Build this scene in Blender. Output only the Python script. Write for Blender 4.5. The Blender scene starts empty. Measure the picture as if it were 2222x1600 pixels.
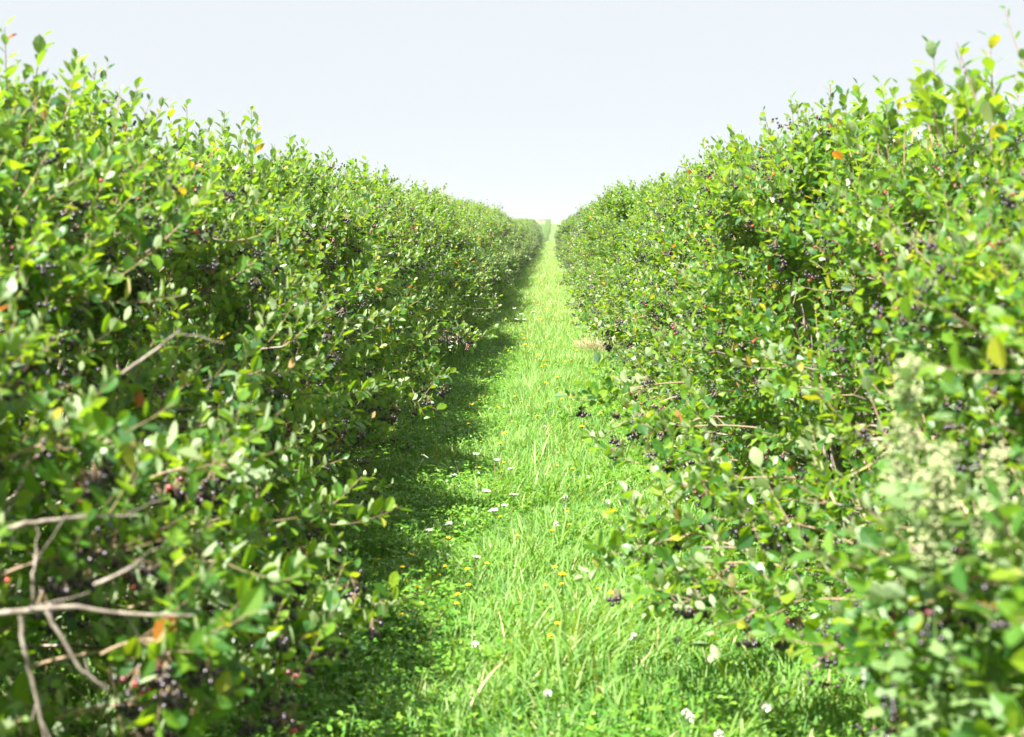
import bpy, math
import numpy as np
from mathutils import Vector, Matrix, Euler
rng = np.random.default_rng(7)
S = bpy.context.scene
COL = S.collection

# ------------------------------------------------------------------ camera
EYE = 1.60
F = 3086.0                        # focal length in photograph pixels
cam_d = bpy.data.cameras.new('camera')
cam_d.lens = 50.0; cam_d.sensor_width = 36.0
cam_d.clip_start = 0.05; cam_d.clip_end = 6000
cam_d.dof.use_dof = True
cam_d.dof.focus_distance = 12.0
cam_d.dof.aperture_fstop = 4.0
cam = bpy.data.objects.new('camera', cam_d); COL.objects.link(cam)
PITCH = math.atan(310 / F); YAW = math.atan(84 / F)
cam.location = (0, 0, EYE)
cam.rotation_euler = (math.pi/2 - PITCH, 0, YAW)
S.camera = cam
CM = Euler((math.pi/2 - PITCH, 0, YAW)).to_matrix()

def at(px, py, Y):
    "the point at forward distance Y that the photograph shows at px, py"
    d = CM @ Vector(((px - 1111) / F, (800 - py) / F, -1.0))
    return np.array([d.x, d.y, d.z]) * (Y / d.y) + np.array([0, 0, EYE])

# ------------------------------------------------------------------ sky and sun
SUN_EL, SUN_AZ = math.radians(54.5), math.radians(-143)
w = bpy.data.worlds.new('World'); S.world = w; w.use_nodes = True
nt = w.node_tree
sky = nt.nodes.new('ShaderNodeTexSky'); sky.sky_type = 'NISHITA'; sky.sun_disc = False
sky.sun_elevation = SUN_EL; sky.sun_rotation = SUN_AZ
sky.air_density = 0.8; sky.dust_density = 0.2; sky.ozone_density = 2.0; sky.altitude = 100
# a thin, even veil of high cloud lies over the blue
tcw = nt.nodes.new('ShaderNodeTexCoord'); mp = nt.nodes.new('ShaderNodeMapping'); mp.inputs['Scale'].default_value = (1, 1, 4)
nzw = nt.nodes.new('ShaderNodeTexNoise'); nzw.inputs['Scale'].default_value = 2.2; nzw.inputs['Detail'].default_value = 5
nt.links.new(tcw.outputs['Generated'], mp.inputs['Vector']); nt.links.new(mp.outputs[0], nzw.inputs['Vector'])
mrw = nt.nodes.new('ShaderNodeMapRange'); mrw.inputs[1].default_value = .35; mrw.inputs[2].default_value = .7; mrw.inputs[3].default_value = .93; mrw.inputs[4].default_value = .97
nt.links.new(nzw.outputs['Fac'], mrw.inputs[0])
mw = nt.nodes.new('ShaderNodeMix'); mw.data_type = 'RGBA'; mw.inputs[7].default_value = (4.05, 4.25, 4.38, 1)
nt.links.new(mrw.outputs[0], mw.inputs[0]); nt.links.new(sky.outputs[0], mw.inputs[6]); nt.links.new(mw.outputs[2], nt.nodes['Background'].inputs[0])
nt.nodes['Background'].inputs[1].default_value = 0.05
sd = bpy.data.lights.new('sun', 'SUN'); sd.energy = 5.0; sd.angle = math.radians(0.5); sd.color = (1.0, 0.95, 0.86)
sun = bpy.data.objects.new('sun', sd); COL.objects.link(sun)
sdir = Vector((math.sin(SUN_AZ)*math.cos(SUN_EL), math.cos(SUN_AZ)*math.cos(SUN_EL), math.sin(SUN_EL)))
sun.rotation_euler = sdir.to_track_quat('Z', 'Y').to_euler()
S.view_settings.view_transform = 'Standard'; S.view_settings.look = 'None'
S.view_settings.gamma = 1.0; S.view_settings.exposure = 2.1
S.view_settings.use_curve_mapping = False
S.render.engine = 'CYCLES'
S.cycles.max_bounces = 8; S.cycles.diffuse_bounces = 5; S.cycles.glossy_bounces = 2
S.cycles.transmission_bounces = 5; S.cycles.transparent_max_bounces = 4; S.cycles.volume_bounces = 0

# ------------------------------------------------------------------ helpers
def link(o, parent=None):
    COL.objects.link(o)
    if parent is not None: o.parent = parent
    return o
def tag(o, label=None, cat=None, group=None, kind=None):
    if label: o['label'] = label
    if cat: o['category'] = cat
    if group: o['group'] = group
    if kind: o['kind'] = kind
    return o
def empty(name, loc, rz=0.0):
    o = bpy.data.objects.new(name, None); o.empty_display_size = .1
    o.location = loc; o.rotation_euler = (0, 0, rz)
    return link(o)

def mesh_np(name, V, faces_by_size, mats, attr=None, matidx=None, smooth=False):
    """V (n,3); faces_by_size: list of (m,k) int arrays; attr: per-face floats in the same order"""
    me = bpy.data.meshes.new(name)
    V = np.asarray(V, np.float32)
    me.vertices.add(len(V)); me.vertices.foreach_set('co', V.ravel())
    fl = [np.asarray(f, np.int32) for f in faces_by_size if len(f)]
    loops = np.concatenate([f.ravel() for f in fl])
    sizes = np.concatenate([np.full(len(f), f.shape[1], np.int32) for f in fl])
    starts = np.concatenate([[0], np.cumsum(sizes)[:-1]]).astype(np.int32)
    me.loops.add(len(loops)); me.loops.foreach_set('vertex_index', loops)
    me.polygons.add(len(sizes)); me.polygons.foreach_set('loop_start', starts)
    me.polygons.foreach_set('loop_total', sizes)
    for m in mats: me.materials.append(m)
    if matidx is not None: me.polygons.foreach_set('material_index', np.asarray(matidx, np.int32))
    me.polygons.foreach_set('use_smooth', np.full(len(sizes), smooth))
    if attr is not None:
        a = me.attributes.new('tint', 'FLOAT', 'FACE'); a.data.foreach_set('value', np.asarray(attr, np.float32))
    me.update(calc_edges=True)
    return me

class Acc:
    "collects faces of size 3 and 4, with a tint and a material each"
    def __init__(s): s.V=[]; s.n=0; s.T=[]; s.Q=[]; s.ta=[]; s.qa=[]; s.tm=[]; s.qm=[]
    def add(s, V, T=None, Q=None, ta=0, qa=0, m=0):
        V = np.asarray(V, float).reshape(-1, 3)
        for F_, L, A_, a, M in ((T, s.T, s.ta, ta, s.tm), (Q, s.Q, s.qa, qa, s.qm)):
            if F_ is not None and len(F_):
                F_ = np.asarray(F_); L.append(F_ + s.n); A_.append(np.broadcast_to(a, (len(F_),)).astype(float)); M.append(np.full(len(F_), m))
        s.V.append(V); s.n += len(V)
    def mesh(s, name, mats, smooth=False):
        fl, at_, mi = [], [], []
        if s.T: fl.append(np.concatenate(s.T)); at_ += s.ta; mi += s.tm
        if s.Q: fl.append(np.concatenate(s.Q)); at_ += s.qa; mi += s.qm
        return mesh_np(name, np.concatenate(s.V), fl, mats, np.concatenate(at_), np.concatenate(mi), smooth)

def unit(a): return a / np.maximum(np.linalg.norm(a, axis=-1, keepdims=True), 1e-9)
def frame(D, up=(0, 0, 1.0)):
    "two vectors perpendicular to D"
    up = np.broadcast_to(np.asarray(up, float), D.shape).copy()
    bad = np.abs((unit(D) * up).sum(-1)) > .97; up[bad] = (1, 0, 0)
    A = unit(np.cross(up, D)); B = unit(np.cross(D, A)); return A, B

def tubes(acc, P, R, sides=4, m=0, tint=0.5):
    "P (N,K,3) polylines with radii R (N,K)"
    N, K = P.shape[:2]
    D = unit(np.gradient(P, axis=1)); A, B = frame(D)
    ang = np.arange(sides) * 2*np.pi/sides
    ring = P[:, :, None] + R[:, :, None, None] * (np.cos(ang)[:, None]*A[:, :, None] + np.sin(ang)[:, None]*B[:, :, None])
    idx = np.arange(N*K*sides).reshape(N, K, sides)
    a = idx[:, :-1]; b = idx[:, 1:]
    Q = np.stack([a, np.roll(a, -1, 2), np.roll(b, -1, 2), b], -1).reshape(-1, 4)
    t = np.repeat(np.broadcast_to(tint, (N,)), (K-1)*sides)
    acc.add(ring, Q=Q, qa=t, m=m)

# leaf templates: u along, v across, w up
LEAF_A = np.array([[0,0,0],[.28,0,-.035],[.55,0,-.045],[.8,0,-.03],[1,0,0],
                   [.25,.22,.02],[.56,.32,.03],[.84,.20,.02],[.25,-.22,.02],[.56,-.32,.03],[.84,-.20,.02]])
LA_T = np.array([[0,1,5],[0,8,1],[3,4,7],[3,10,4]]); LA_Q = np.array([[1,2,6,5],[2,3,7,6],[1,8,9,2],[2,9,10,3]])
LEAF_B = np.array([[0,0,0],[.35,.26,.03],[.78,.24,.03],[1,0,0],[.78,-.24,.03],[.35,-.26,.03]])
LB_T = np.array([[0,5,1],[4,3,2]]); LB_Q = np.array([[1,5,4,2]])
def leaves(acc, P, D, Nn, L, tint, m=0, lod=0, curl=None):
    tpl, T, Q = (LEAF_A, LA_T, LA_Q) if lod == 0 else (LEAF_B, LB_T, LB_Q)
    n = len(P); k = len(tpl)
    D = unit(D); Sd = unit(np.cross(Nn, D)); W = np.cross(D, Sd)
    curl = rng.uniform(-.1, .5, n) if curl is None else curl
    wid = rng.uniform(.85, 1.15, n)
    fold = rng.uniform(.2, 2.6, n)
    u = tpl[:, 0]; v = tpl[:, 1]; ww = tpl[:, 2]
    wz = ww[None]*fold[:, None] - curl[:, None]*u[None]**2
    V = P[:, None] + L[:, None, None]*(u[None, :, None]*D[:, None] + (v[None]*wid[:, None])[..., None]*Sd[:, None] + wz[..., None]*W[:, None])
    off = (np.arange(n)*k)[:, None, None]
    acc.add(V, T=(T[None]+off).reshape(-1, 3), Q=(Q[None]+off).reshape(-1, 4),
            ta=np.repeat(tint, len(T)), qa=np.repeat(tint, len(Q)), m=m)

def ico(sub=1):
    t = (1+5**.5)/2
    V = [(-1,t,0),(1,t,0),(-1,-t,0),(1,-t,0),(0,-1,t),(0,1,t),(0,-1,-t),(0,1,-t),(t,0,-1),(t,0,1),(-t,0,-1),(-t,0,1)]
    Fc = [(0,11,5),(0,5,1),(0,1,7),(0,7,10),(0,10,11),(1,5,9),(5,11,4),(11,10,2),(10,7,6),(7,1,8),(3,9,4),(3,4,2),(3,2,6),(3,6,8),(3,8,9),(4,9,5),(2,4,11),(6,2,10),(8,6,7),(9,8,1)]
    V = [np.array(v)/np.linalg.norm(v) for v in V]
    for _ in range(sub):
        c = {}; nf = []
        def mid(a, b):
            k = (min(a,b), max(a,b))
            if k not in c: p = V[a]+V[b]; V.append(p/np.linalg.norm(p)); c[k] = len(V)-1
            return c[k]
        for a, b, d in Fc:
            x, y, z = mid(a,b), mid(b,d), mid(d,a); nf += [(a,x,z),(b,y,x),(d,z,y),(x,y,z)]
        Fc = nf
    return np.array(V), np.array(Fc)
ICO0 = ico(0); ICO1 = ico(1)
def balls(acc, P, R, tint, m=0, shape=ICO1):
    V0, F0 = shape; n = len(P)
    acc.add(P[:, None] + R[:, None, None]*V0[None], T=(F0[None] + (np.arange(n)*len(V0))[:, None, None]).reshape(-1, 3),
            ta=np.repeat(tint, len(F0)), m=m)

# ------------------------------------------------------------------ materials
def mat(name): 
    m = bpy.data.materials.new(name); m.use_nodes = True; m.node_tree.nodes.clear(); return m, m.node_tree
def N(nt, t, **k):
    n = nt.nodes.new(t)
    for a, b in k.items(): setattr(n, a, b)
    return n
def ramp(nt, stops, src=None):
    r = N(nt, 'ShaderNodeValToRGB'); e = r.color_ramp.elements
    e[0].position, e[0].color = stops[0][0], (*stops[0][1], 1)
    e[1].position, e[1].color = stops[-1][0], (*stops[-1][1], 1)
    for p, c in stops[1:-1]:
        x = e.new(p); x.color = (*c, 1)
    if src is not None: nt.links.new(src, r.inputs[0])
    return r
def leaf_material(name, top, under, trans, tfac, rough=.38, spec=.5):
    m, t = mat(name)
    a = N(t, 'ShaderNodeAttribute', attribute_name='tint')
    rt = ramp(t, top, a.outputs['Fac']); ru = ramp(t, under, a.outputs['Fac']); rr = ramp(t, trans, a.outputs['Fac'])
    g = N(t, 'ShaderNodeNewGeometry')
    mx = N(t, 'ShaderNodeMix', data_type='RGBA')
    t.links.new(g.outputs['Backfacing'], mx.inputs[0]); t.links.new(rt.outputs[0], mx.inputs[6]); t.links.new(ru.outputs[0], mx.inputs[7])
    ro = N(t, 'ShaderNodeMapRange'); ro.inputs[3].default_value = rough; ro.inputs[4].default_value = .7
    t.links.new(g.outputs['Backfacing'], ro.inputs[0])
    p = N(t, 'ShaderNodeBsdfPrincipled'); t.links.new(mx.outputs[2], p.inputs['Base Color']); t.links.new(ro.outputs[0], p.inputs['Roughness'])
    p.inputs['Specular IOR Level'].default_value = spec
    tr = N(t, 'ShaderNodeBsdfTranslucent'); t.links.new(rr.outputs[0], tr.inputs[0])
    ms = N(t, 'ShaderNodeMixShader'); ms.inputs[0].default_value = tfac
    t.links.new(p.outputs[0], ms.inputs[1]); t.links.new(tr.outputs[0], ms.inputs[2])
    o = N(t, 'ShaderNodeOutputMaterial'); t.links.new(ms.outputs[0], o.inputs[0])
    return m
def plain(name, col, rough=.6, spec=.5, stops=None, noise=None):
    m, t = mat(name)
    p = N(t, 'ShaderNodeBsdfPrincipled'); p.inputs['Base Color'].default_value = (*col, 1); p.inputs['Roughness'].default_value = rough
    p.inputs['Specular IOR Level'].default_value = spec
    if stops:
        if noise:
            nz = N(t, 'ShaderNodeTexNoise'); nz.inputs['Scale'].default_value = noise; nz.inputs['Detail'].default_value = 6
            tc = N(t, 'ShaderNodeTexCoord'); t.links.new(tc.outputs['Object'], nz.inputs['Vector']); src = nz.outputs['Fac']
        else:
            src = N(t, 'ShaderNodeAttribute', attribute_name='tint').outputs['Fac']
        r = ramp(t, stops, src); t.links.new(r.outputs[0], p.inputs['Base Color'])
    o = N(t, 'ShaderNodeOutputMaterial'); t.links.new(p.outputs[0], o.inputs[0])
    return m

LEAF_STOPS = [(0, (.012,.055,.018)), (.35, (.036,.120,.018)), (.7, (.105,.21,.014)), (.93, (.19,.27,.02)), (.975, (.30,.26,.02)), (1.0, (.42,.09,.02))]
M_LEAF = leaf_material('aronia_leaf', LEAF_STOPS,
    [(0, (.26,.35,.20)), (.6, (.29,.37,.20)), (.93, (.33,.38,.20)), (1.0, (.42,.14,.06))],
    [(0, (.16,.34,.01)), (.5, (.38,.66,.01)), (.93, (.55,.70,.01)), (.975, (.70,.5,.02)), (1.0, (.70,.12,.02))], .38, .41, .6)
M_BARK = plain('grey_bark', (.2,.17,.14), .8, .3, [(0.3,(.11,.09,.07)),(.5,(.22,.185,.155)),(.7,(.34,.30,.26))], 40)
M_TWIG = plain('brown_twig', (.12,.08,.05), .7, .3, [(0,(.12,.075,.05)),(1,(.34,.25,.16))])
M_BERRY = plain('ripe_berry', (.01,.006,.01), .33, .8, [(0,(.008,.005,.012)),(.7,(.02,.008,.018)),(.85,(.12,.012,.02)),(1,(.35,.04,.03))])
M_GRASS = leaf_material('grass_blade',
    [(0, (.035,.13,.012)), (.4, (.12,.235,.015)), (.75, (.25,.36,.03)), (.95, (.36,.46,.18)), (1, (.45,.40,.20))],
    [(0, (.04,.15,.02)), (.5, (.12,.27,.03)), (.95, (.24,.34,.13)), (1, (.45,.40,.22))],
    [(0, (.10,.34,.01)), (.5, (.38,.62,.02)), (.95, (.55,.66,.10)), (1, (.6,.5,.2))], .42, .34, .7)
M_CLOVER = leaf_material('clover_leaf',
    [(0, (.06,.20,.02)), (1, (.18,.32,.03))], [(0, (.08,.19,.06)), (1, (.12,.24,.07))], [(0, (.12,.45,.01)), (1, (.34,.55,.04))], .3)
M_STRAW = plain('dry_straw', (.5,.42,.25), .8, .2, [(0,(.28,.19,.10)),(1,(.62,.55,.36))])
M_YEL = plain('yellow_petal', (.85,.60,.01), .6, .2, [(0,(.85,.50,.01)),(1,(.9,.75,.02))])
M_WHITE = plain('white_petal', (.75,.75,.68), .7, .2, [(0,(.35,.42,.3)),(1,(.7,.72,.66))])
M_STEM = plain('green_stem', (.09,.13,.05), .6, .3)
M_CREAM = plain('cream_bud', (.6,.58,.36), .8, .2, [(0,(.22,.30,.12)),(1,(.50,.50,.30))])
M_MUG = leaf_material('mugwort_leaf', [(0,(.08,.16,.05)),(1,(.16,.25,.08))], [(0,(.28,.34,.22)),(1,(.36,.42,.30))], [(0,(.15,.35,.05)),(1,(.3,.5,.08))], .25, .6)
m, t = mat('soil_and_turf')
tc = N(t,'ShaderNodeTexCoord'); nz = N(t,'ShaderNodeTexNoise'); nz.inputs['Scale'].default_value = 3.0; nz.inputs['Detail'].default_value = 8
t.links.new(tc.outputs['Object'], nz.inputs['Vector'])
r1 = ramp(t, [(.3,(.035,.055,.018)),(.5,(.06,.12,.025)),(.7,(.09,.15,.04))], nz.outputs['Fac'])
sx = N(t,'ShaderNodeSeparateXYZ'); t.links.new(tc.outputs['Object'], sx.inputs[0])
mr = N(t,'ShaderNodeMapRange'); mr.inputs[1].default_value = 571; mr.inputs[2].default_value = 574; t.links.new(sx.outputs['Y'], mr.inputs[0])
mx = N(t,'ShaderNodeMix', data_type='RGBA'); t.links.new(mr.outputs[0], mx.inputs[0]); t.links.new(r1.outputs[0], mx.inputs[6]); mx.inputs[7].default_value = (.30,.20,.14,1)
p = N(t,'ShaderNodeBsdfPrincipled'); p.inputs['Roughness'].default_value = .95; p.inputs['Specular IOR Level'].default_value = .1
t.links.new(mx.outputs[2], p.inputs['Base Color']); o = N(t,'ShaderNodeOutputMaterial'); t.links.new(p.outputs[0], o.inputs[0])
M_GROUND = m

# ------------------------------------------------------------------ ground
_gy = np.array([-60, 0, 45, 66, 95, 130, 150, 200, 300, 400, 562, 572, 600, 900, 1000.])
_gz = np.array([0, 0, 0, -.22, -.2, 0, -.4, -3.2, -5.6, -2.94, 2.25, 2.3, 2.2, 4.6, 4.6])
def gz(x, y):
    x = np.asarray(x, float); y = np.asarray(y, float)
    z = np.interp(y, _gy, _gz)
    lump = .025*np.sin(x*2.3+y*.7)*np.sin(y*1.1+.4) + .015*np.sin(x*5.1+1)*np.sin(y*2.9)
    rut = -.03*np.exp(-((x-.62)/.18)**2) - .03*np.exp(-((x+.55)/.18)**2)
    return z + lump + rut
xs = np.concatenate([np.linspace(-300,-6,24), np.arange(-5,5.01,.2), np.linspace(6,300,24)])
ys = np.concatenate([np.linspace(-300,-6,12), np.arange(-5,30,.2), np.arange(30,150,1.), np.arange(150,600,3.), np.linspace(605,1000,30)])
X, Y = np.meshgrid(xs, ys); V = np.stack([X, Y, gz(X, Y)], -1).reshape(-1, 3)
i = np.arange(len(V)).reshape(X.shape)
Q = np.stack([i[:-1,:-1], i[:-1,1:], i[1:,1:], i[1:,:-1]], -1).reshape(-1, 4)
go = link(bpy.data.objects.new('ground', mesh_np('ground', V, [Q], [M_GROUND], smooth=True)))
tag(go, 'green turf ground of the orchard aisle running to a far ridge', None, kind='structure')

# ------------------------------------------------------------------ berry clusters
def cluster_points(n=None):
    n = n or int(rng.integers(6, 13))
    d = unit(rng.normal(size=(n, 3)) + np.array([0, 0, -1.1]))
    return d * rng.uniform(.018, .040, n)[:, None]
def berry_tint(n, red):
    return np.clip(rng.uniform(0, .65, n) + (rng.random(n) < red)*rng.uniform(.2, .5, n), 0, 1)
def cluster_mesh(k, red):
    acc = Acc(); P = cluster_points(9 + k % 4); n = len(P)
    balls(acc, P, rng.uniform(.006, .008, n), berry_tint(n, red), 0, ICO1)
    PP = np.stack([np.zeros((n,3)) + [0,0,.012], P*.5 + [0,0,.006], P], 1)
    tubes(acc, PP, np.full((n, 3), .0009), 3, 1, .8)
    return acc.mesh('berry_cluster', [M_BERRY, M_TWIG], True)
CLUSTERS = [cluster_mesh(k, r) for k, r in enumerate((.05, .1, .05, .12, .28, .05))]

# ------------------------------------------------------------------ bushes
H0 = 2.1
def prof(z):
    q = np.clip((z-.75)/1.33, 0, 1)
    return 1.06*(1-q**2)**.62 * np.where(z < .6, 1 - .10*np.clip((.6-z)/.4,0,1), 1)
def leaf_tints(n, redness=.0022):
    t_ = np.clip(rng.beta(2.2, 2.2, n)*.92, 0, .93)
    q = rng.random(n); t_[q < .02] = .95; t_[q < .006] = .972; t_[q < redness] = rng.uniform(.99, 1)
    return t_
def twig_leaves(acc, base, D, L, lod, spacing, leafL, upright=.25, dens=1.0):
    "leafy twigs: base (n,3), dir D (n,3), length L (n)"
    n = len(base); k = int(np.ceil(L.max()/spacing))
    s = (np.arange(k)[None] + rng.random((n, 1))) * spacing
    ok = (s < L[:, None]*1.0) & (s > L[:, None]*.12) & (rng.random((n, k)) < dens)
    up = np.array([0, 0, 1.])
    bend = upright
    P = base[:, None] + D[:, None]*s[..., None] + up*(bend*(s**2)/np.maximum(L[:, None], .05))[..., None]
    Dt = unit(D[:, None] + up*(2*bend*s/np.maximum(L[:, None], .05))[..., None])
    A, B = frame(Dt)
    ph = np.arange(k)[None]*2.4 + rng.uniform(0, 6.3, (n, 1)) + rng.normal(0, .3, (n, k))
    rad = np.cos(ph)[..., None]*A + np.sin(ph)[..., None]*B
    tipness = (s/L[:, None])[..., None]
    ang = np.radians(62 - 28*tipness + rng.normal(0, 12, (n, k, 1)))
    Dl = unit(Dt*np.cos(ang) + rad*np.sin(ang) + up*.18)
    Nn = Dt*np.sin(ang) - rad*np.cos(ang) + up*.35 + rng.normal(0, .25, (n, k, 3))
    Nn = unit(Nn - (Nn*Dl).sum(-1, keepdims=True)*Dl)
    size = leafL * rng.uniform(.55, 1.15, (n, k)) * np.where(s/L[:, None] > .82, .7, 1)
    P, Dl, Nn, size = P[ok], Dl[ok], Nn[ok], size[ok]
    leaves(acc, P + Dl*.008, Dl, Nn, size, leaf_tints(len(P)), 0, lod)
    return Dt
def twig_wood(acc, base, D, L, r, upright=.25, K=4):
    s = np.linspace(0, 1, K)[None]*L[:, None]
    P = base[:, None] + D[:, None]*s[..., None] + np.array([0,0,1.])*(upright*s**2/np.maximum(L[:, None], .05))[..., None]
    R = r*np.linspace(1, .45, K)[None]*np.ones((len(base), 1))
    tubes(acc, P, R, 3, 1, rng.random(len(base)))

def build_bush(seed, lod, n_sec, per, leafL, spacing, n_clu):
    global rng
    rng = np.random.default_rng(seed)
    fol, wood = Acc(), Acc()
    # secondary branch ends on and inside the canopy shell
    zz = .27 + (H0-.39)*rng.beta(.95, 1.2, n_sec)
    th = rng.uniform(0, 2*np.pi, n_sec)
    lump = 1 + .10*np.sin(2*th+seed)*np.sin(3*zz+seed*2) + .07*np.sin(5*th+2.3*zz*2+seed)
    depth = np.where(rng.random(n_sec) < .72, rng.uniform(.80, .97, n_sec), rng.uniform(.35, .8, n_sec))
    # a cap of ends over the crown, so that the top closes
    cap = rng.random(n_sec) < .24
    r = prof(zz)*lump*depth
    rc = .8*np.sqrt(rng.random(n_sec)); r = np.where(cap, rc, r)
    zz = np.where(cap, .75 + 1.33*np.sqrt(1-(rc/1.06)**1.613) - rng.uniform(.10, .24, n_sec), zz)
    Qp = np.stack([r*np.cos(th), r*np.sin(th), zz], -1)
    out = np.stack([np.cos(th), np.sin(th), np.zeros(n_sec)], -1)
    # stems
    n_st = 20
    ta = rng.uniform(0, 2*np.pi, n_st); rs = rng.uniform(.15, .75, n_st); zs = rng.uniform(.9, 1.6, n_st)
    b0 = np.stack([.16*np.cos(ta), .16*np.sin(ta), np.full(n_st, -.05)], -1)
    e0 = np.stack([rs*np.cos(ta), rs*np.sin(ta), zs], -1)
    c0 = (b0+e0)/2 + np.stack([.05*np.cos(ta), .05*np.sin(ta), np.full(n_st, .12)], -1) + rng.normal(0, .05, (n_st, 3))
    tt = np.linspace(0, 1, 9)[None, :, None]
    SP = (1-tt)**2*b0[:, None] + 2*tt*(1-tt)*c0[:, None] + tt**2*e0[:, None]
    SP[:, 1:] += rng.normal(0, .008, SP[:, 1:].shape)
    tubes(wood, SP, np.linspace(.014, .006, 9)[None]*rng.uniform(.8, 1.3, (n_st, 1)), 6, 0, .5)
    nodes = SP[:, 2:].reshape(-1, 3)
    # each secondary attaches to a stem node lower than itself
    d = np.linalg.norm(Qp[:, None]-nodes[None], axis=-1) + np.maximum(nodes[None, :, 2]-Qp[:, None, 2]+.1, 0)*3 + rng.uniform(0, .15, (n_sec, len(nodes)))
    nb = nodes[np.argmin(d, 1)]
    mid = (nb+Qp)/2 + np.array([0, 0, .06]) + rng.normal(0, .03, (n_sec, 3))
    t5 = np.linspace(0, 1, 6)[None, :, None]
    BP = (1-t5)**2*nb[:, None] + 2*t5*(1-t5)*mid[:, None] + t5**2*Qp[:, None]
    tubes(wood, BP, np.linspace(.0062, .003, 6)[None]*rng.uniform(.7, 1.3, (n_sec, 1)), 4, 0, .5)
    # twigs
    n = n_sec*per
    b = np.repeat(BP[:, 3:], per, 0)[np.arange(n), rng.integers(0, 3, n)]
    o_ = np.repeat(out, per, 0); z_ = np.repeat(zz, per)
    D = unit(o_*rng.uniform(.3, 1.1, (n, 1)) + rng.normal(0, .55, (n, 3)) + np.array([0,0,1.])*np.clip((z_-.5)*.75, -.1, 1.1)[:, None])
    L = rng.uniform(.13, .30, n)
    up = .25
    twig_leaves(fol, b, D, L, lod, spacing, leafL, up)
    twig_wood(fol, b, D, L, .0023 if lod == 0 else .003, up, 4 if lod == 0 else 2)
    # upright shoots over the top
    ns = 15; ra = .85*np.sqrt(rng.random(ns)); ta = rng.uniform(0, 6.3, ns)
    bs = np.stack([ra*np.cos(ta), ra*np.sin(ta), np.interp(ra, [0, .4, .6, .8], [1.96, 1.84, 1.68, 1.45])-.08], -1)
    Ds = unit(np.stack([.3*ra*np.cos(ta), .3*ra*np.sin(ta), np.ones(ns)], -1) + rng.normal(0, .15, (ns, 3)))
    Ls = rng.uniform(.10, .22, ns)
    twig_leaves(fol, bs, Ds, Ls, lod, spacing, leafL*.9, .1)
    if lod < 2: twig_wood(fol, bs, Ds, Ls, .002, .1, 4)
    # berry cluster places: under the outer twigs
    k = rng.choice(n, n_clu, replace=False)
    CP = b[k] + D[k]*L[k][:, None]*rng.uniform(.5, 1.0, (n_clu, 1)) + o_[k]*.06 + np.array([0,0,-.015])
    return dict(fol=fol, wood=wood, CP=CP, seed=seed)

def rz_mesh(o, rz): return o
def clusters_acc(CP, shape, red=.12, scale=1.0, acc=None, m=0):
    acc = acc or Acc(); allp, allr, allt = [], [], []
    for c in CP:
        P = cluster_points(); allp.append(c + P*scale); allr.append(rng.uniform(.0058, .0076, len(P))*scale); allt.append(berry_tint(len(P), red))
    balls(acc, np.concatenate(allp), np.concatenate(allr), np.concatenate(allt), m, shape); return acc

NEAR = []
for sd_ in (11, 12, 13, 14, 15):
    B = build_bush(sd_, 0, 235, 8, .056, .0185, 600)
    B['fol_me'] = B['fol'].mesh('foliage', [M_LEAF, M_TWIG]); B['wood_me'] = B['wood'].mesh('stems', [M_BARK])
    B['deep_me'] = clusters_acc(B['CP'][85:], ICO0).mesh('berries', [M_BERRY], True)
    B['all_me'] = clusters_acc(B['CP'], ICO0).mesh('berries', [M_BERRY], True)
    NEAR.append(B)
FAR = []
for sd_ in (31, 32, 33, 34):
    B = build_bush(sd_, 1, 165, 8, .061, .0225, 460)
    clusters_acc(B['CP'], ICO0, .1, 1.5, B['fol'], 2)
    B['fol'].V = B['fol'].V
    n0 = B['fol'].n
    wv = B['wood']
    for V_, Q_ in ((np.concatenate(wv.V), np.concatenate(wv.Q)),): B['fol'].add(V_, Q=Q_, qa=.5, m=1)
    B['me'] = B['fol'].mesh('distant_bush', [M_LEAF, M_BARK, M_BERRY]); FAR.append(B)
HILL = []
for sd_ in (51, 52):
    B = build_bush(sd_, 2, 90, 7, .11, .05, 4)
    B['me'] = B['fol'].mesh('hill_bush', [M_LEAF, M_TWIG]); HILL.append(B)

def near_bush(B, loc, rz, sc, label, group, parts):
    root = empty('aronia_bush', loc, rz); root.scale = sc
    tag(root, label, 'bush', group)
    link(bpy.data.objects.new('foliage', B['fol_me']), root)
    link(bpy.data.objects.new('stem', B['wood_me']), root)
    if parts:
        for j, c in enumerate(B['CP'][:85]):
            o = bpy.data.objects.new('berry_cluster', CLUSTERS[(j*7+B['seed']) % 6]); o.location = c
            o.rotation_euler = (0, 0, (j*1.7) % 6.28); s_ = .85 + .04*((j*5) % 9); o.scale = (s_, s_, s_)
            link(o, root)
        o = link(bpy.data.objects.new('berries', B['deep_me']), root); o['kind'] = 'stuff'
    else:
        o = link(bpy.data.objects.new('berries', B['all_me']), root); o['kind'] = 'stuff'
    return root

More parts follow.
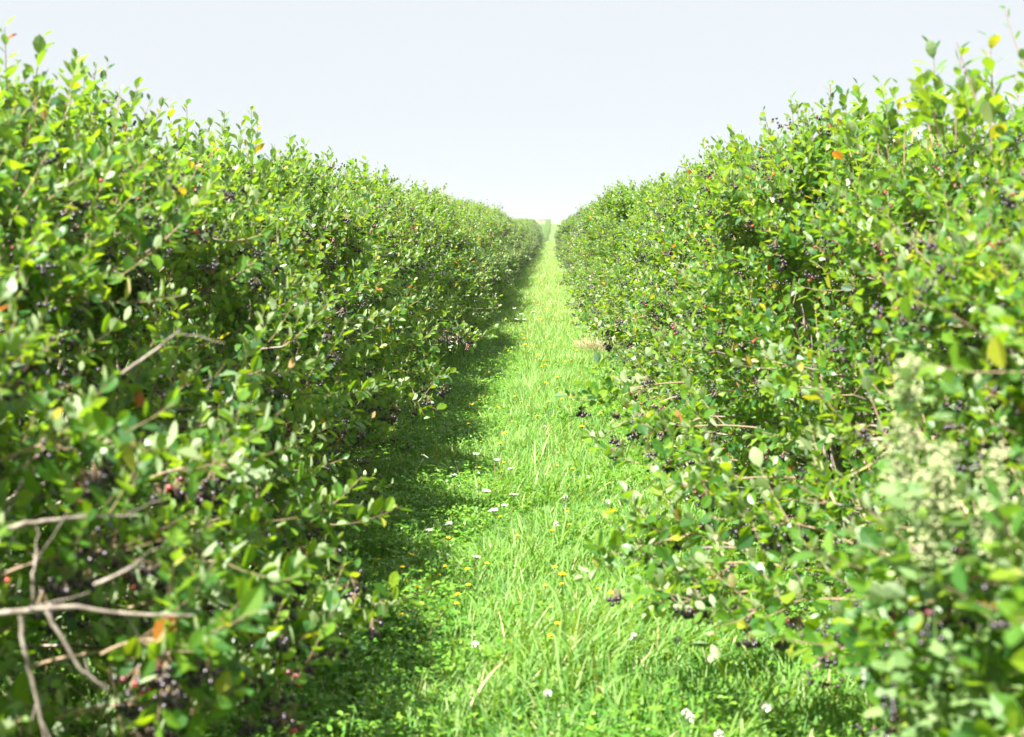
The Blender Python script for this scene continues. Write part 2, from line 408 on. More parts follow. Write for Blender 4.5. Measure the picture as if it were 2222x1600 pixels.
LN = ['nearest left hedge bush, cut by the frame edge, bare grey branches low down',
      'second bush of the left hedge, pale leaves hanging blurred over the lower grass',
      'third bush of the left hedge, its low sprays reaching over shaded grass']
RN = ['nearest bush of the right hedge, behind the pale cream mugwort plumes',
      'second bush of the right hedge, large blurred leaves at the frame edge',
      'third bush of the right hedge, under the thin bare-tipped shoot']
ORD = ['fourth','fifth','sixth','seventh','eighth','ninth','tenth','eleventh','twelfth']
LX = ['with a tall leafy shoot on the skyline','with drooping berry sprays over the dark clover','with a rust-coloured leaf on its face','beside the white wild carrot flowers','its skirt of twigs in shade','where the skyline drops steeply','dense with small pale leaves','beside the yellow-flowered grass','its berries dark above the shadow']
RX = ['sending a low leafy branch over the grass','with a cluster of upright shoots on the skyline','hanging black berries low over the grass','bright lime leaves in full sun','beside the tuft of dry straw','with reddish unripe berries on its face','its rounded top against the sky','small bright leaves along the aisle','where the hedge begins to look fine-grained']
BUSH = {'L': [], 'R': []}
prng = np.random.default_rng(3)
for side, X0 in (('L', -1.97), ('R', 1.60)):
    y = 1.35 if side == 'L' else .75
    k = 0
    while y < (142 if side == 'L' else 104):
        y += prng.normal(0, .14)
        x = X0 + prng.normal(0, .09) + (float(np.interp(y, [2, 5, 8], [.27, .12, 0])) if side == 'R' else 0); rz = prng.uniform(0, 6.28); s = prng.uniform(.90, 1.09); sz = prng.uniform(.96, 1.05)
        sz *= float(np.interp(y, [3, 6, 10, 30], [.93, .94, .95, 1.02] if side == 'R' else [.94, .93, .93, .97]))
        if side == 'L': sz *= float(np.interp(y, [44, 54, 66, 95, 140], [1, .9, .95, 1.05, 1.03]))
        loc = (x, y, float(gz(x, y)))
        name_side = 'left' if side == 'L' else 'right'
        if y < 30:
            if k < 3: lab = (LN if side == 'L' else RN)[k]; grp = f'aronia bushes of the {name_side} hedge'
            elif k < 12: lab = f"{ORD[k-3]} {name_side} hedge bush, {(LX if side=='L' else RX)[k-3]}"; grp = f'aronia bushes of the {name_side} hedge'
            else: lab = f"{['thirteenth','fourteenth','fifteenth','sixteenth','seventeenth','eighteenth','nineteenth','twentieth','twenty-first','twenty-second'][min(k-12, 9)]} aronia bush down the {name_side} hedge, mid-distance"; grp = f'aronia bushes in the middle stretch of the {name_side} hedge'
            o = near_bush(NEAR[int(prng.integers(0, 5))], loc, rz, (s, s, sz), lab, grp, y < 13)
        else:
            o = link(bpy.data.objects.new('aronia_bush', FAR[int(prng.integers(0, 4))]['me']))
            o.location = loc; o.rotation_euler = (0, 0, rz); o.scale = (s, s, sz)
            if y < 70: tag(o, f'small-looking aronia bush far along the {name_side} hedge, before it shrinks to a band', 'bush', f'far aronia bushes of the {name_side} hedge')
            else: tag(o, f'tiny aronia bush near the distant end of the {name_side} hedge', 'bush', f'aronia bushes at the distant end of the {name_side} hedge')
        BUSH[side].append((y, o))
        y += 1.4 if y < 70 else 1.8; k += 1
# rows on the far hillside
def hill(x, y, sx_, label, group):
    o = link(bpy.data.objects.new('aronia_bush', HILL[int(prng.integers(0, 2))]['me']))
    o.location = (x, y, float(gz(x, y))); o.rotation_euler = (0, 0, 0); s = prng.uniform(.95, 1.08); o.scale = (s, s*sx_, s*prng.uniform(.82, .95))
    tag(o, label, 'bush', group)
for xa, y, nm in ((-2.1, 398., 'in the row left of the light strip'), (3.25, 398., 'in the row right of the light strip')):
    while y < 562:
        hill(xa + (y-400)*(.0072 if xa < 0 else .0105) + prng.normal(0, .06), y, 1.45, f'hazy bush on the far hillside {nm}', f'hillside bushes {nm}'); y += 3.1
for j in range(11): hill(-21 + j*2.05 + prng.normal(0, .2), 566 + prng.normal(0, .5), 1., 'round pale bush on the crest of the far hill, against the sky', 'bushes along the crest of the far hill')

# ------------------------------------------------------------------ sprays and shoots that stand out of the hedges
rng = np.random.default_rng(77)
def nearest(side, Y):
    return min(BUSH[side], key=lambda b: abs(b[0]-Y))[1]
def attach(o, root):
    bpy.context.view_layer.update()
    o.parent = root; o.matrix_parent_inverse = root.matrix_world.inverted()
def spray(name, side, base, tip, sag, n_side, leafL=.057, clus=4, thick=.004, sub=.2, up=.2, red=False):
    acc = Acc(); base = np.array(base); tip = np.array(tip)
    K = 10; tt = np.linspace(0, 1, K)[:, None]
    mid = (base+tip)/2 + np.array([0, 0, sag])
    P = (1-tt)**2*base + 2*tt*(1-tt)*mid + tt**2*tip
    tubes(acc, P[None], np.linspace(thick, .0015, K)[None], 6, 1, .7)
    ax = unit((tip-base)[None])[0]
    ii = rng.integers(3, K, n_side); b = P[ii]
    D = unit(ax*.7 + rng.normal(0, .6, (n_side, 3)) + np.array([0, 0, .15])); L = rng.uniform(.5, 1.1, n_side)*sub
    twig_leaves(acc, b, D, L, 0, .019, leafL, up); twig_wood(acc, b, D, L, .0018, up)
    twig_leaves(acc, P[5][None], unit((tip-P[5])[None]), np.array([np.linalg.norm(tip-P[5])*1.05]), 0, .02, leafL, .02)
    o = link(bpy.data.objects.new(name, acc.mesh(name, [M_LEAF, M_TWIG])))
    root = nearest(side, base[1]); attach(o, root)
    for q in range(clus):
        c = P[rng.integers(4, K)] + rng.normal(0, .035, 3) + np.array([0, 0, -.05])
        bc = link(bpy.data.objects.new('berry_cluster', CLUSTERS[int(rng.integers(0, 6))])); bc.location = c; bc.rotation_euler = (0, 0, rng.uniform(0, 6))
        s_ = rng.uniform(1.0, 1.3); bc.scale = (s_,)*3; attach(bc, o)
    return o
def shoot(side, px, py, Y, length, lean=(0, 0), leafL=.06, dens=1.0, spacing=.019):
    length *= .8; leafL *= 1.1
    tip = at(px, py, Y); base = tip - np.array([lean[0], lean[1], length])
    acc = Acc(); D = unit((tip-base)[None]); L = np.array([np.linalg.norm(tip-base)])
    n_ = 5; off = rng.normal(0, .045, (n_, 3)); off[0] = 0; off[:, 2] = -np.abs(off[:, 2])*1.5
    b_ = base[None] + off; D_ = unit(D + rng.normal(0, .16, (n_, 3))*(np.arange(n_) > 0)[:, None]); L_ = L*np.array([1, .8, .72, .62, .55])
    twig_wood(acc, b_, D_, L_, .0026, .0, 6)
    twig_leaves(acc, b_, D_, L_, 0, spacing, leafL, 0., dens)
    o = link(bpy.data.objects.new('shoot', acc.mesh('shoot', [M_LEAF, M_TWIG]))); attach(o, nearest(side, Y))
for a in (('L', 545, 238, 7.8, .45), ('L', 487, 243, 7.6, .40), ('L', 405, 224, 7.0, .38), ('L', 370, 228, 6.8, .38), ('L', 560, 268, 6.2, .30, (.03, 0), .062),
          ('L', 92, 84, 4.3, .30, (.05, 0), .055), ('L', 10, 60, 4.2, .35, (0, 0), .055), ('L', 165, 130, 4.6, .30, (.04, 0), .055), ('L', 208, 142, 4.9, .28, (.03, 0), .055), ('L', 300, 182, 5.4, .25, (.06, 0), .055),
          ('L', 660, 306, 8.8, .3), ('L', 628, 292, 8.4, .28), ('L', 795, 350, 11, .25), ('L', 835, 372, 12, .25), ('L', 763, 346, 10.5, .25),
          ('R', 2180, 22, 3.9, .30, (-.07, .05), .036, .8, .03), ('R', 2148, 80, 4.0, .30, (-.02, 0)), ('R', 2025, 96, 4.3, .34, (-.02, 0)), ('R', 2085, 100, 4.2, .3, (0, 0)), ('R', 1948, 184, 5.2, .3, (.05, 0), .06), ('R', 1912, 184, 5.1, .28, (-.05, 0), .06),
          ('R', 1862, 186, 6.0, .3, (-.03, 0)), ('R', 1830, 208, 5.8, .25, (-.04, 0), .06), ('R', 1782, 228, 6.0, .3, (-.12, 0), .06), ('R', 1590, 278, 8.6, .35), ('R', 1612, 290, 8.5, .3), ('R', 1560, 300, 9., .3), ('R', 1665, 292, 7.6, .25, (0, 0), .06), ('R', 1440, 378, 13, .3), ('R', 1245, 462, 40, .4), ('R', 1400, 395, 15, .3)):
    shoot(*a)
spray('branch', 'R', at(1500, 830, 6.7), at(1278, 872, 6.6), .05, 12, clus=4)
spray('branch', 'R', at(1470, 860, 6.5), at(1310, 950, 6.5), .05, 9, leafL=.045, clus=9, sub=.13)
spray('branch', 'R', at(1640, 1150, 4.6), at(1330, 1200, 4.5), .03, 13, clus=4, sub=.16)
spray('branch', 'R', at(1640, 1200, 4.5), at(1400, 1150, 4.6), .03, 11, clus=5)
spray('branch', 'R', at(1760, 1280, 4.1), at(1470, 1310, 4.1), .03, 14, clus=8)
spray('branch', 'R', at(1600, 1000, 5.3), at(1400, 1010, 5.2), .04, 10, clus=3)
spray('branch', 'R', at(1450, 680, 9.5), at(1300, 720, 9.5), .05, 10, clus=5)
spray('branch', 'R', at(1330, 620, 15), at(1243, 660, 15), .05, 12, clus=6)
spray('branch', 'L', at(760, 800, 8.4), at(960, 822, 8.4), .04, 14, clus=6)
spray('branch', 'L', at(720, 850, 7.4), at(930, 880, 7.4), .04, 12, clus=8)
spray('branch', 'L', at(900, 720, 12), at(1040, 728, 12), .04, 14, clus=9)
spray('branch', 'L', at(520, 1180, 4.3), at(735, 1140, 4.3), .05, 12, clus=4)
spray('branch', 'L', at(560, 1250, 4.2), at(838, 1312, 4.1), .04, 10, clus=7, sub=.15)
spray('branch', 'L', at(500, 1300, 3.9), at(740, 1370, 3.9), .04, 12, clus=9, sub=.15)
spray('branch', 'L', at(400, 1380, 3.6), at(660, 1400, 3.6), .05, 16, clus=9)
spray('branch', 'L', at(260, 1180, 3.5), at(560, 1130, 3.5), .04, 14, clus=6)
spray('branch', 'L', at(600, 960, 6), at(760, 900, 6), .04, 12, clus=6)
for px, py, px2, py2, Y_ in ((220, 1420, 400, 1400, 2.7), (150, 1220, 420, 1180, 2.9), (250, 1330, 560, 1290, 3.1), (60, 1450, 380, 1420, 2.8), (350, 1500, 640, 1480, 3.3), (120, 1560, 420, 1540, 2.8), (330, 1230, 640, 1240, 3.5), (0, 1250, 260, 1210, 2.75), (450, 1380, 700, 1330, 3.8), (0, 1000, 250, 960, 2.8), (280, 1060, 500, 1010, 3.3)):
    spray('branch', 'L', at(px, py, Y_), at(px2, py2, Y_), .04, 12, clus=7)
for px, py, px2, py2, Y_ in ((1900, 1310, 1650, 1320, 3.9), (2150, 1400, 1880, 1400, 3.0), (2260, 1560, 1990, 1560, 2.9), (1700, 1230, 1480, 1240, 4.3), (1850, 1180, 1600, 1120, 4.0), (1750, 1040, 1500, 1060, 4.6), (1650, 930, 1420, 940, 5.4), (2222, 1300, 1980, 1260, 2.6), (2300, 1480, 2050, 1500, 2.6)):
    spray('branch', 'R', at(px, py, Y_), at(px2, py2, Y_), .04, 14, clus=6)
# bare grey branches of the nearest left bushes
def bare(pts, side, r0, r1):
    kk = (.795 if pts[0][2] < 3.3 else .88) if side == 'L' else 1.0
    P = np.array([at(p[0], p[1], p[2]*kk) for p in pts]); K = 14; r0 *= .72; r1 *= .6
    tt = np.linspace(0, len(P)-1, K); P = np.stack([np.interp(tt, np.arange(len(P)), P[:, c]) for c in range(3)], -1)
    P[1:-1] += rng.normal(0, .0010, P[1:-1].shape)
    acc = Acc(); tubes(acc, P[None], (np.linspace(r0, r1, K)*np.where(np.arange(K) > K-3, .6, 1)*rng.uniform(.9, 1.1, K))[None], 8, 0, .5)
    for q in range(2):
        b_ = P[rng.integers(3, K-1)]; d_ = unit(((P[-1]-P[0])/np.linalg.norm(P[-1]-P[0])*.8 + rng.normal(0, .5, 3))[None]); L_ = rng.uniform(.05, .16)
        ss = np.linspace(0, 1, 5)[:, None]; tubes(acc, (b_ + d_*ss*L_ + rng.normal(0, .003, (5, 3))*ss)[None], np.linspace(r1*.6, .0008, 5)[None], 5, 0, .5)
    o = link(bpy.data.objects.new('branch', acc.mesh('branch', [M_BARK], True))); attach(o, nearest(side, pts[0][2]))
    o['label'] = 'bare grey branch without leaves'
bare([(-60, 1340, 3.1), (60, 1322, 3.12), (150, 1316, 3.15), (260, 1332, 3.2), (420, 1336, 3.25)], 'L', .008, .0055)
bare([(-40, 1160, 3.2), (60, 1136, 3.25), (160, 1124, 3.3), (300, 1118, 3.35)], 'L', .008, .004)
bare([(45, 1335, 3.11), (50, 1400, 3.1), (70, 1480, 3.1), (100, 1620, 3.1)], 'L', .007, .006)
bare([(98, 1325, 3.1), (130, 1380, 3.1), (170, 1450, 3.1), (230, 1500, 3.12)], 'L', .006, .004)
bare([(205, 1270, 3.2), (250, 1250, 3.2), (310, 1215, 3.25)], 'L', .006, .003)
bare([(265, 812, 3.6), (330, 765, 3.6), (392, 715, 3.6)], 'L', .007, .003)
bare([(70, 1320, 3.15), (72, 1250, 3.15), (80, 1190, 3.2)], 'L', .005, .003)
bare([(460, 1052, 4.4), (520, 1020, 4.4), (580, 980, 4.4)], 'L', .005, .003)
bare([(0, 1140, 3.3), (40, 1060, 3.35), (80, 1010, 3.4)], 'L', .006, .004)
bare([(420, 1000, 4.3), (480, 975, 4.3), (545, 950, 4.35)], 'L', .004, .003)
bare([(1765, 1450, 3.6), (1800, 1425, 3.6), (1860, 1390, 3.6)], 'R', .006, .003)
bare([(1500, 1190, 4.3), (1560, 1188, 4.3), (1640, 1190, 4.3)], 'R', .005, .003)

# ------------------------------------------------------------------ grass, one mass
rng = np.random.default_rng(5)
def smooth(x, y, s, k): 
    return (np.sin(x*s*1.7+k)*np.cos(y*s*1.1+k*2) + np.sin((x+y)*s*.9+k*3)*np.sin((y-x)*s*1.3+k) + np.sin(x*s*3.1-y*s*2.3+k))/3
def grass(acc, n, x0, x1, y0, y1, h, wd, segs, wmul=1.0):
    x = rng.uniform(x0, x1, n); y = rng.uniform(y0, y1, n)
    x = x + .05*rng.normal(size=n)
    cl = smooth(x, y, 1.6, 1.3); c2 = smooth(x, y, 5.0, 4.1)
    center = np.exp(-((x+.05)/.32)**2)
    hh = h*(.62 + .28*cl + .30*c2 + .35*center)*rng.uniform(.45, 1.35, n)
    edge = np.clip((np.abs(x+.15)-1.15)/.8, 0, 1); hh *= (1-.45*edge)*np.where(x < -.4, .95, 1)
    hh = np.maximum(hh, .03)
    th = 2*np.pi*rng.random(n)*np.where(rng.random(n) < .6, 1, .35) + 3.0*smooth(x, y, 2.0, 2.2)
    lean = np.abs(rng.normal(.45, .30, n)) + .15*np.abs(c2)
    curl = rng.uniform(.3, 2.7, n)
    tt = np.linspace(0, 1, segs+1)
    a = lean[:, None]*.4 + (curl[:, None])*tt[None]**1.4     # angle from vertical along the blade
    ds = hh[:, None]/segs
    hx = np.cumsum(np.concatenate([np.zeros((n,1)), np.sin(a[:, :-1])*ds], 1), 1); hz = np.cumsum(np.concatenate([np.zeros((n,1)), np.cos(a[:, :-1])*ds], 1), 1)
    dx, dy = np.cos(th), np.sin(th)
    base = np.stack([x, y, gz(x, y)-.01], -1)
    P = base[:, None] + np.stack([hx*dx[:, None], hx*dy[:, None], hz], -1)
    ph = rng.normal(0, .6, n); sx_, sy_ = -np.sin(th+ph), np.cos(th+ph)
    wv = wd*wmul*rng.uniform(.6, 1.3, n)[:, None]*np.interp(tt, [0, .3, .7, 1], [.7, 1, .75, .06])[None]
    side = np.stack([sx_[:, None]*wv, sy_[:, None]*wv, 0*wv], -1)/2
    V = np.stack([P-side, P+side], 2)               # n, segs+1, 2, 3
    idx = np.arange(n*(segs+1)*2).reshape(n, segs+1, 2)
    Q = np.stack([idx[:, :-1, 0], idx[:, :-1, 1], idx[:, 1:, 1], idx[:, 1:, 0]], -1).reshape(-1, 4)
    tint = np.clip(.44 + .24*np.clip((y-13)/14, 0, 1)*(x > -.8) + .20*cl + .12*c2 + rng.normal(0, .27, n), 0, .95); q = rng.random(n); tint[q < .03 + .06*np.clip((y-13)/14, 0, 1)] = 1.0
    acc.add(V, Q=Q, qa=np.repeat(tint, segs))
G = Acc()
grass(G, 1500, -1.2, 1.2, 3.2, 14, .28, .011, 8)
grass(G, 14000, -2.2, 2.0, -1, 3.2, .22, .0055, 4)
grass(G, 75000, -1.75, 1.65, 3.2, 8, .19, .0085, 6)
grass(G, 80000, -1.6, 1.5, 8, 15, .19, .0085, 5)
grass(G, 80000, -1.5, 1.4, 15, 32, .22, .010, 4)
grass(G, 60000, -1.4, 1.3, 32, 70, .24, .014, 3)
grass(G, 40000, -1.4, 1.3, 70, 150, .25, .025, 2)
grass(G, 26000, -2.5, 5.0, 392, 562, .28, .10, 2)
g = link(bpy.data.objects.new('grass', G.mesh('grass', [M_GRASS])))
tag(g, 'long bright green grass covering the aisle between the hedges', 'grass', kind='stuff')

# clover and low herbs
def clover(acc, n, x0, x1, y0, y1, s):
    x = rng.uniform(x0, x1, n); y = rng.uniform(y0, y1, n)
    keep = smooth(x, y, 1.9, 6.0) + .3*rng.normal(size=n) + np.where(x < -.35, .45, .0) > .1
    x, y = x[keep], y[keep]; n = len(x)
    z = gz(x, y) + rng.uniform(.03, .13, n) + np.where(x < -.35, .02, 0)
    az = rng.uniform(0, 6.28, n); 
    for k in range(3):
        a = az + k*2.094
        D = np.stack([np.cos(a), np.sin(a), rng.normal(.1, .25, n)], -1); D = unit(D)
        Nn = np.array([0, 0, 1.]) + rng.normal(0, .35, (n, 3)); Nn = unit(Nn-(Nn*D).sum(-1, keepdims=True)*D)
        leaves(acc, np.stack([x, y, z], -1), D, Nn, s*rng.uniform(.7, 1.2, n), rng.random(n), 0, 1)
C = Acc()
clover(C, 26000, -1.7, 1.3, 3, 9, .024); clover(C, 26000, -1.6, 1.2, 9, 20, .026); clover(C, 9000, -1.4, 1.2, 20, 45, .04)
c = link(bpy.data.objects.new('clover', C.mesh('clover', [M_CLOVER])))
tag(c, 'low dark clover leaves spreading in the shade by the left hedge', 'clover', kind='stuff')

# dry stems beneath the left hedge: one mass
D_ = Acc(); n = 700
x = rng.uniform(-1.6, -1.05, n); y = rng.choice([5.2, 6.4, 7.2, 8.6, 3.9], n) + rng.normal(0, .35, n); hgt = rng.uniform(.15, .38, n)
P0 = np.stack([x, y, gz(x, y)], -1); le = rng.normal(0, .12, (n, 2))
P1 = P0 + np.stack([le[:,0]*.4, le[:,1]*.4, hgt*.55], -1); P2 = P0 + np.stack([le[:,0], le[:,1], hgt], -1)
tubes(D_, np.stack([P0, P1, P2], 1), np.tile([.0012, .001, .0006], (n, 1)), 3, 0, rng.random(n))
dd = link(bpy.data.objects.new('dry_stems', D_.mesh('dry_stems', [M_STRAW]))); tag(dd, 'thin brown dry grass stems at the foot of the left hedge', 'dry grass', kind='stuff')

# the straw tuft by the right hedge
def tuft(loc, n, rad, h, label):
    root = empty('dry_grass_tuft', loc); tag(root, label, 'grass tuft')
    acc = Acc(); a = rng.uniform(0, 6.28, n); r = rad*np.sqrt(rng.random(n)); P0 = np.stack([r*np.cos(a), r*np.sin(a), 0*a], -1)
    d = np.stack([np.cos(a)*r*.9, np.sin(a)*r*.9, h*rng.uniform(.5, 1, n)], -1) + rng.normal(0, .04, (n, 3))
    tubes(acc, np.stack([P0, P0+d*.55+[0,0,.03], P0+d], 1), np.tile([.0022, .002, .0008], (n, 1)), 3, 0, rng.uniform(.4, 1, n))
    link(bpy.data.objects.new('stalk', acc.mesh('stalk', [M_STRAW])), root)
p = at(1300, 772, 17.5); tuft((p[0], p[1], float(gz(p[0], p[1]))), 900, .19, .24, 'tuft of pale dry straw beside the foot of the right hedge')

# ------------------------------------------------------------------ wildflowers
def yellow_mesh(h):
    hd, st = Acc(), Acc()
    P = np.array([[0,0,0],[.012,.004,h*.5],[.006,-.006,h]])[None]
    tubes(st, P, np.array([[.0014,.0012,.001]]), 4)
    for ring, (n, l, el) in enumerate(((13, .013, .25), (10, .010, .7), (7, .006, 1.1))):
        a = np.arange(n)*2*np.pi/n + ring*.3 + rng.normal(0, .06, n)
        D = np.stack([np.cos(a)*math.cos(el), np.sin(a)*math.cos(el), np.full(n, math.sin(el))], -1)
        Nn = np.stack([-np.cos(a)*math.sin(el), -np.sin(a)*math.sin(el), np.full(n, math.cos(el))], -1)
        leaves(hd, np.tile(P[0, 2], (n, 1)), D, Nn, np.full(n, l), rng.uniform(.2, 1, n), 0, 1, np.zeros(n))
    balls(hd, P[0, 2:3]-[0,0,.003], np.array([.004]), np.array([0.]), 1, ICO0)
    return hd.mesh('flower_head', [M_YEL, M_STEM]), st.mesh('stem', [M_STEM])
def umbel_mesh(h, R):
    hd, st = Acc(), Acc()
    top = np.array([.02, .01, h]); tubes(st, np.array([[[0,0,0],[.015,0,h*.5],top-[0,0,R*.6]]]), np.array([[.0025,.002,.0015]]), 5)
    k = 22; a = np.arange(k)*2.4; r = R*np.sqrt((np.arange(k)+.5)/k)
    E_ = top + np.stack([r*np.cos(a), r*np.sin(a), .12*R*np.cos(r/R*1.5) + rng.normal(0, .002, k)], -1)
    b = np.tile(top-[0,0,R*.6], (k, 1)); tubes(hd, np.stack([b, (b+E_)/2+[0,0,-.004], E_], 1), np.full((k, 3), .0007), 3, 1)
    m_ = k*5; off = rng.normal(0, R*.10, (m_, 3))*[1, 1, .25]
    balls(hd, np.repeat(E_, 5, 0)+off, rng.uniform(.0018, .0032, m_), rng.random(m_), 0, ICO0)
    return hd.mesh('flower_head', [M_WHITE, M_STEM]), st.mesh('stem', [M_STEM])
def clover_head_mesh(h):
    hd, st = Acc(), Acc(); tubes(st, np.array([[[0,0,0],[.004,.006,h*.5],[0,.004,h]]]), np.array([[.0012,.001,.001]]), 4)
    n = 46; d = unit(rng.normal(size=(n, 3))+[0,0,.4]); Nn = unit(np.cross(d, rng.normal(size=(n,3))))
    leaves(hd, np.array([0,.004,h])+d*.003, d, Nn, rng.uniform(.009,.012,n), rng.random(n), 0, 1, np.zeros(n))
    return hd.mesh('flower_head', [M_WHITE]), st.mesh('stem', [M_STEM])
YM = [yellow_mesh(h) for h in (.19, .23, .27)]; UM = [umbel_mesh(.34, .020), umbel_mesh(.38, .027)]; CMs = [clover_head_mesh(.16), clover_head_mesh(.2)]
def flower(name, ms, x, y, s, label, cat, group, parts=True):
    root = empty(name, (x, y, float(gz(x, y))), rng.uniform(0, 6.28)); root.scale = (s,)*3; root.rotation_euler[0] = rng.normal(0, .12); root.rotation_euler[1] = rng.normal(0, .12)
    tag(root, label, cat, group)
    link(bpy.data.objects.new('flower_head', ms[0]), root); link(bpy.data.objects.new('stem', ms[1]), root)
def on_ground(px, py, h=.2):
    Y_ = 5.0
    for _ in range(8):
        p = at(px, py, Y_); Y_ *= (EYE - h)/max(EYE - p[2], 1e-3)
    return at(px, py, Y_)
spots = [(905,1298),(918,1299),(1212,1325),(862,1212),(878,1214),(850,1216),(948,1216),(1035,1208),(1194,1222),(1238,1225),(1203,1372),(1196,1368),(995,1270),(1008,1272),(895,1290),(880,1280),(1012,1254),(1124,1160),(1240,1084),(1306,1268),(1320,1292),(1192,1294),(965,1135),(1110,1114),(960,1198),(1240,1004),(1082,1006),(1092,1005),(1040,1005),(1170,996),(1205,1118),(1245,1120),(1212,1010),(1260,1040),(870,1185),(1030,1235),(1185,1235)]
for i_, (px, py) in enumerate(spots):
    p = on_ground(px, py, .22)
    lab = {0: 'brightest pair of yellow flowers in the shaded grass, its left one', 1: 'brightest pair of yellow flowers in the shaded grass, its right one', 2: 'single large yellow flower in the sunlit grass of the foreground'}.get(i_, 'small yellow wildflower in the near grass')
    flower('yellow_wildflower', YM[i_ % 3], p[0], p[1], 1.25 if i_ < 3 else .85, lab, 'flower', None if i_ < 3 else 'yellow wildflowers in the near grass')
for i_ in range(210):
    y = 9 + 46*rng.random()**1.2; x = rng.normal(-.25, .42)
    if abs(x) > 1.1: x = rng.uniform(-.9, .7)
    flower('yellow_wildflower', YM[i_ % 3], x, y, float(rng.uniform(.9, 1.4)), 'tiny yellow wildflower in the middle distance of the aisle', 'flower', 'yellow wildflowers far along the aisle')
CL = ['wild carrot flower just nearer than the pair at the shade edge', 'lowest wild carrot flower on the sunlit shade line', 'upper wild carrot flower where the shade meets sun, the left one', 'upper wild carrot flower where the shade meets sun, the right one',
      'wild carrot flower farthest left, close under the left hedge', 'wild carrot flower in the dark clover, below the farthest left one', 'wild carrot flower standing inside the shade at mid height', 'wild carrot flower at the sunny edge, right of the shaded ones',
      'dim wild carrot flower low in the shade, the right one', 'dim wild carrot flower low in the shade, the left one', 'single white wild carrot flower near the foreground shade edge']
KL = ['white clover head in the foreground middle, low in the grass', 'white clover head right of middle in the foreground grass', 'pair of white clover heads at the bottom of the aisle, its rear one', 'small white clover head in mid aisle, left of the berry sprays', 'white clover head by the leafy low branch, left one', 'white clover head by the leafy low branch, right one',
      'white clover head in front of the low berry sprays', 'tiny white clover head under the hanging black berries', 'tiny white clover head farthest up the sunlit grass', 'small white clover head in the middle of the sunlit aisle', 'small white clover head just nearer than the mid-aisle one', 'white clover head near the right hedge foot at the bottom',
      'white clover head at the very bottom by the right hedge foot', 'white clover head left of the protruding right branch', 'white clover head on the foreground shade line', 'pair of white clover heads at the bottom of the aisle, its front one']
wl = ['white wild carrot head nearest the middle of the aisle', 'flat white wild carrot head at the edge of the shade']
for i_, (px, py, R_) in enumerate([(1044,1024,1),(1092,1038,1),(1076,1044,0),(1096,1070,1),(1032,952,0),(1098,960,0),(868,956,1),(848,1026,1),(992,984,0),(1112,980,0),(990,1082,0),(930,1102,0),(1036,1166,0),(1138,690,1),(1158,686,1),(1112,696,1),(1146,700,1),(1128,672,1)]):
    p = on_ground(px, py, .36)
    lab = wl[i_] if i_ < 2 else ('white wild carrot flower in the far grass past the hedge shadow' if i_ > 12 else CL[i_-2])
    flower('wild_carrot', UM[R_], p[0], p[1], 1.1 if i_ > 12 else .8, lab, 'flower', None if i_ < 2 else ('far wild carrot flowers' if i_ > 12 else 'wild carrot flowers beside the left hedge'))
for i_, (px, py) in enumerate([(1190,1492),(1385,1410),(1475,1545),(1330,1100),(1488,1070),(1505,1078),(1440,1385),(1370,940),(1180,912),(1235,1090),(1210,1125),(1640,1560),(1560,1590),(1310,1180),(1035,1385),(1480,1575)]):
    p = on_ground(px, py, .19)
    flower('white_clover', CMs[i_ % 2], p[0], p[1], 1.1, KL[i_], 'flower', 'white clover heads in the grass')

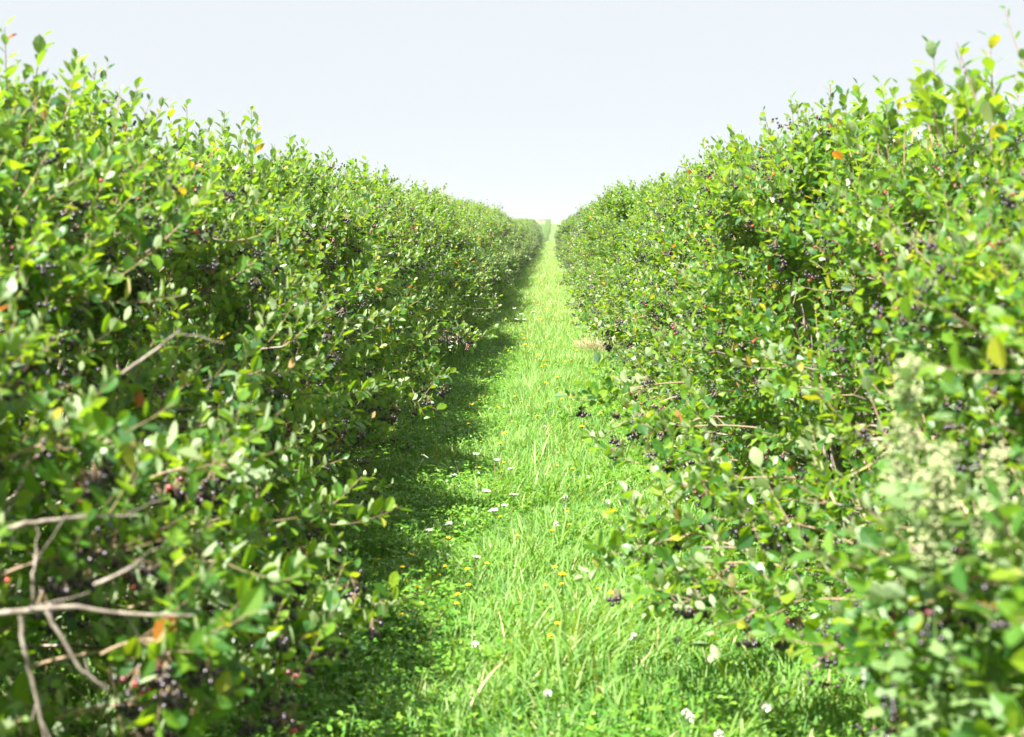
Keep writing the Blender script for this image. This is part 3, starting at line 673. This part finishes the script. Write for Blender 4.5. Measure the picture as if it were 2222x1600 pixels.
# ------------------------------------------------------------------ mugwort plumes
def mugwort(px, py_top, py_bot, Y, wid, label, n_pl, seed):
    global rng
    rng = np.random.default_rng(seed)
    top = at(px, py_top, Y); x, y = top[0], top[1]; H = top[2]
    root = empty('mugwort_plant', (x, y, float(gz(x, y)))); tag(root, label, 'weed')
    st, lf, fl = Acc(), Acc(), Acc()
    SP = np.array([[.02, .02, 0], [.03, 0, H*.4], [.0, .01, H*.75], [0, 0, H]]); 
    tt = np.linspace(0, 3, 14); SPf = np.stack([np.interp(tt, range(4), SP[:, c]) for c in range(3)], -1)
    tubes(st, SPf[None], np.linspace(.0032, .0012, 14)[None], 6)
    zlo = at(px, py_bot, Y)[2]
    zb = rng.uniform(zlo-.02, H-.02, n_pl); a = rng.uniform(0, 6.28, n_pl)
    L = wid*np.interp(zb, [zlo, H], [1.0, .25])*rng.uniform(.6, 1.1, n_pl)
    b = np.stack([np.interp(zb, SPf[:, 2], SPf[:, 0]), np.interp(zb, SPf[:, 2], SPf[:, 1]), zb], -1)
    D = unit(np.stack([np.cos(a), np.sin(a), rng.uniform(.7, 1.5, n_pl)], -1)); tip = b + D*L[:, None]
    tubes(st, np.stack([b, (b+tip)/2-[0,0,.01], tip], 1), np.tile([.0016, .0012, .0006], (n_pl, 1)), 3)
    per = 26; s = rng.random((n_pl, per))**.8
    P = b[:, None] + (tip-b)[:, None]*s[..., None] + rng.normal(0, .008, (n_pl, per, 3)); P = P.reshape(-1, 3)
    balls(fl, P, rng.uniform(.0018, .0036, len(P)), rng.random(len(P)), 0, ICO0)
    nl = 260; z = rng.uniform(.1, H-.05, nl); a = rng.uniform(0, 6.28, nl); Dl = unit(np.stack([np.cos(a), np.sin(a), rng.uniform(-.2, .9, nl)], -1))
    b = np.stack([np.interp(z, SPf[:, 2], SPf[:, 0]), np.interp(z, SPf[:, 2], SPf[:, 1]), z], -1) + Dl*rng.uniform(0, .06, (nl, 1))
    Nn = rng.normal(0, .4, (nl, 3)) + [0, 0, 1]; Nn = unit(Nn-(Nn*Dl).sum(-1, keepdims=True)*Dl)
    leaves(lf, b, Dl, Nn, rng.uniform(.02, .05, nl), rng.random(nl), 0, 1)
    link(bpy.data.objects.new('stem', st.mesh('stem', [M_STEM])), root); link(bpy.data.objects.new('leaves', lf.mesh('leaves', [M_MUG])), root)
    link(bpy.data.objects.new('flower_plume', fl.mesh('flower_plume', [M_CREAM])), root)
mugwort(1975, 715, 1050, 2.45, .065, 'tall cream-flowered mugwort, its thin top reaching up the right hedge', 26, 1)
mugwort(2045, 900, 1180, 2.35, .08, 'bushy cream mugwort plume, widest of those before the right hedge', 30, 2)
mugwort(2165, 930, 1200, 2.3, .065, 'cream mugwort plume by the right edge of the photo', 24, 3)

# ------------------------------------------------------------------ haze
HZ = True
if HZ:
    bpy.ops.mesh.primitive_cube_add(size=1)
    hz = bpy.context.active_object; hz.name = 'haze'
    hz.dimensions = (640, 1340, 14.5); hz.location = (0, 350, .4)
    m, t = mat('haze_air'); v = N(t, 'ShaderNodeVolumePrincipled'); v.inputs['Color'].default_value = (.80, .90, 1, 1); v.inputs['Density'].default_value = .00025; v.inputs['Anisotropy'].default_value = .0
    o = N(t, 'ShaderNodeOutputMaterial'); t.links.new(v.outputs[0], o.inputs['Volume']); hz.data.materials.append(m)
    tag(hz, 'thin pale summer haze over the orchard', None, kind='stuff')
    go.location.z = 0
print('OBJ', len(bpy.data.objects))
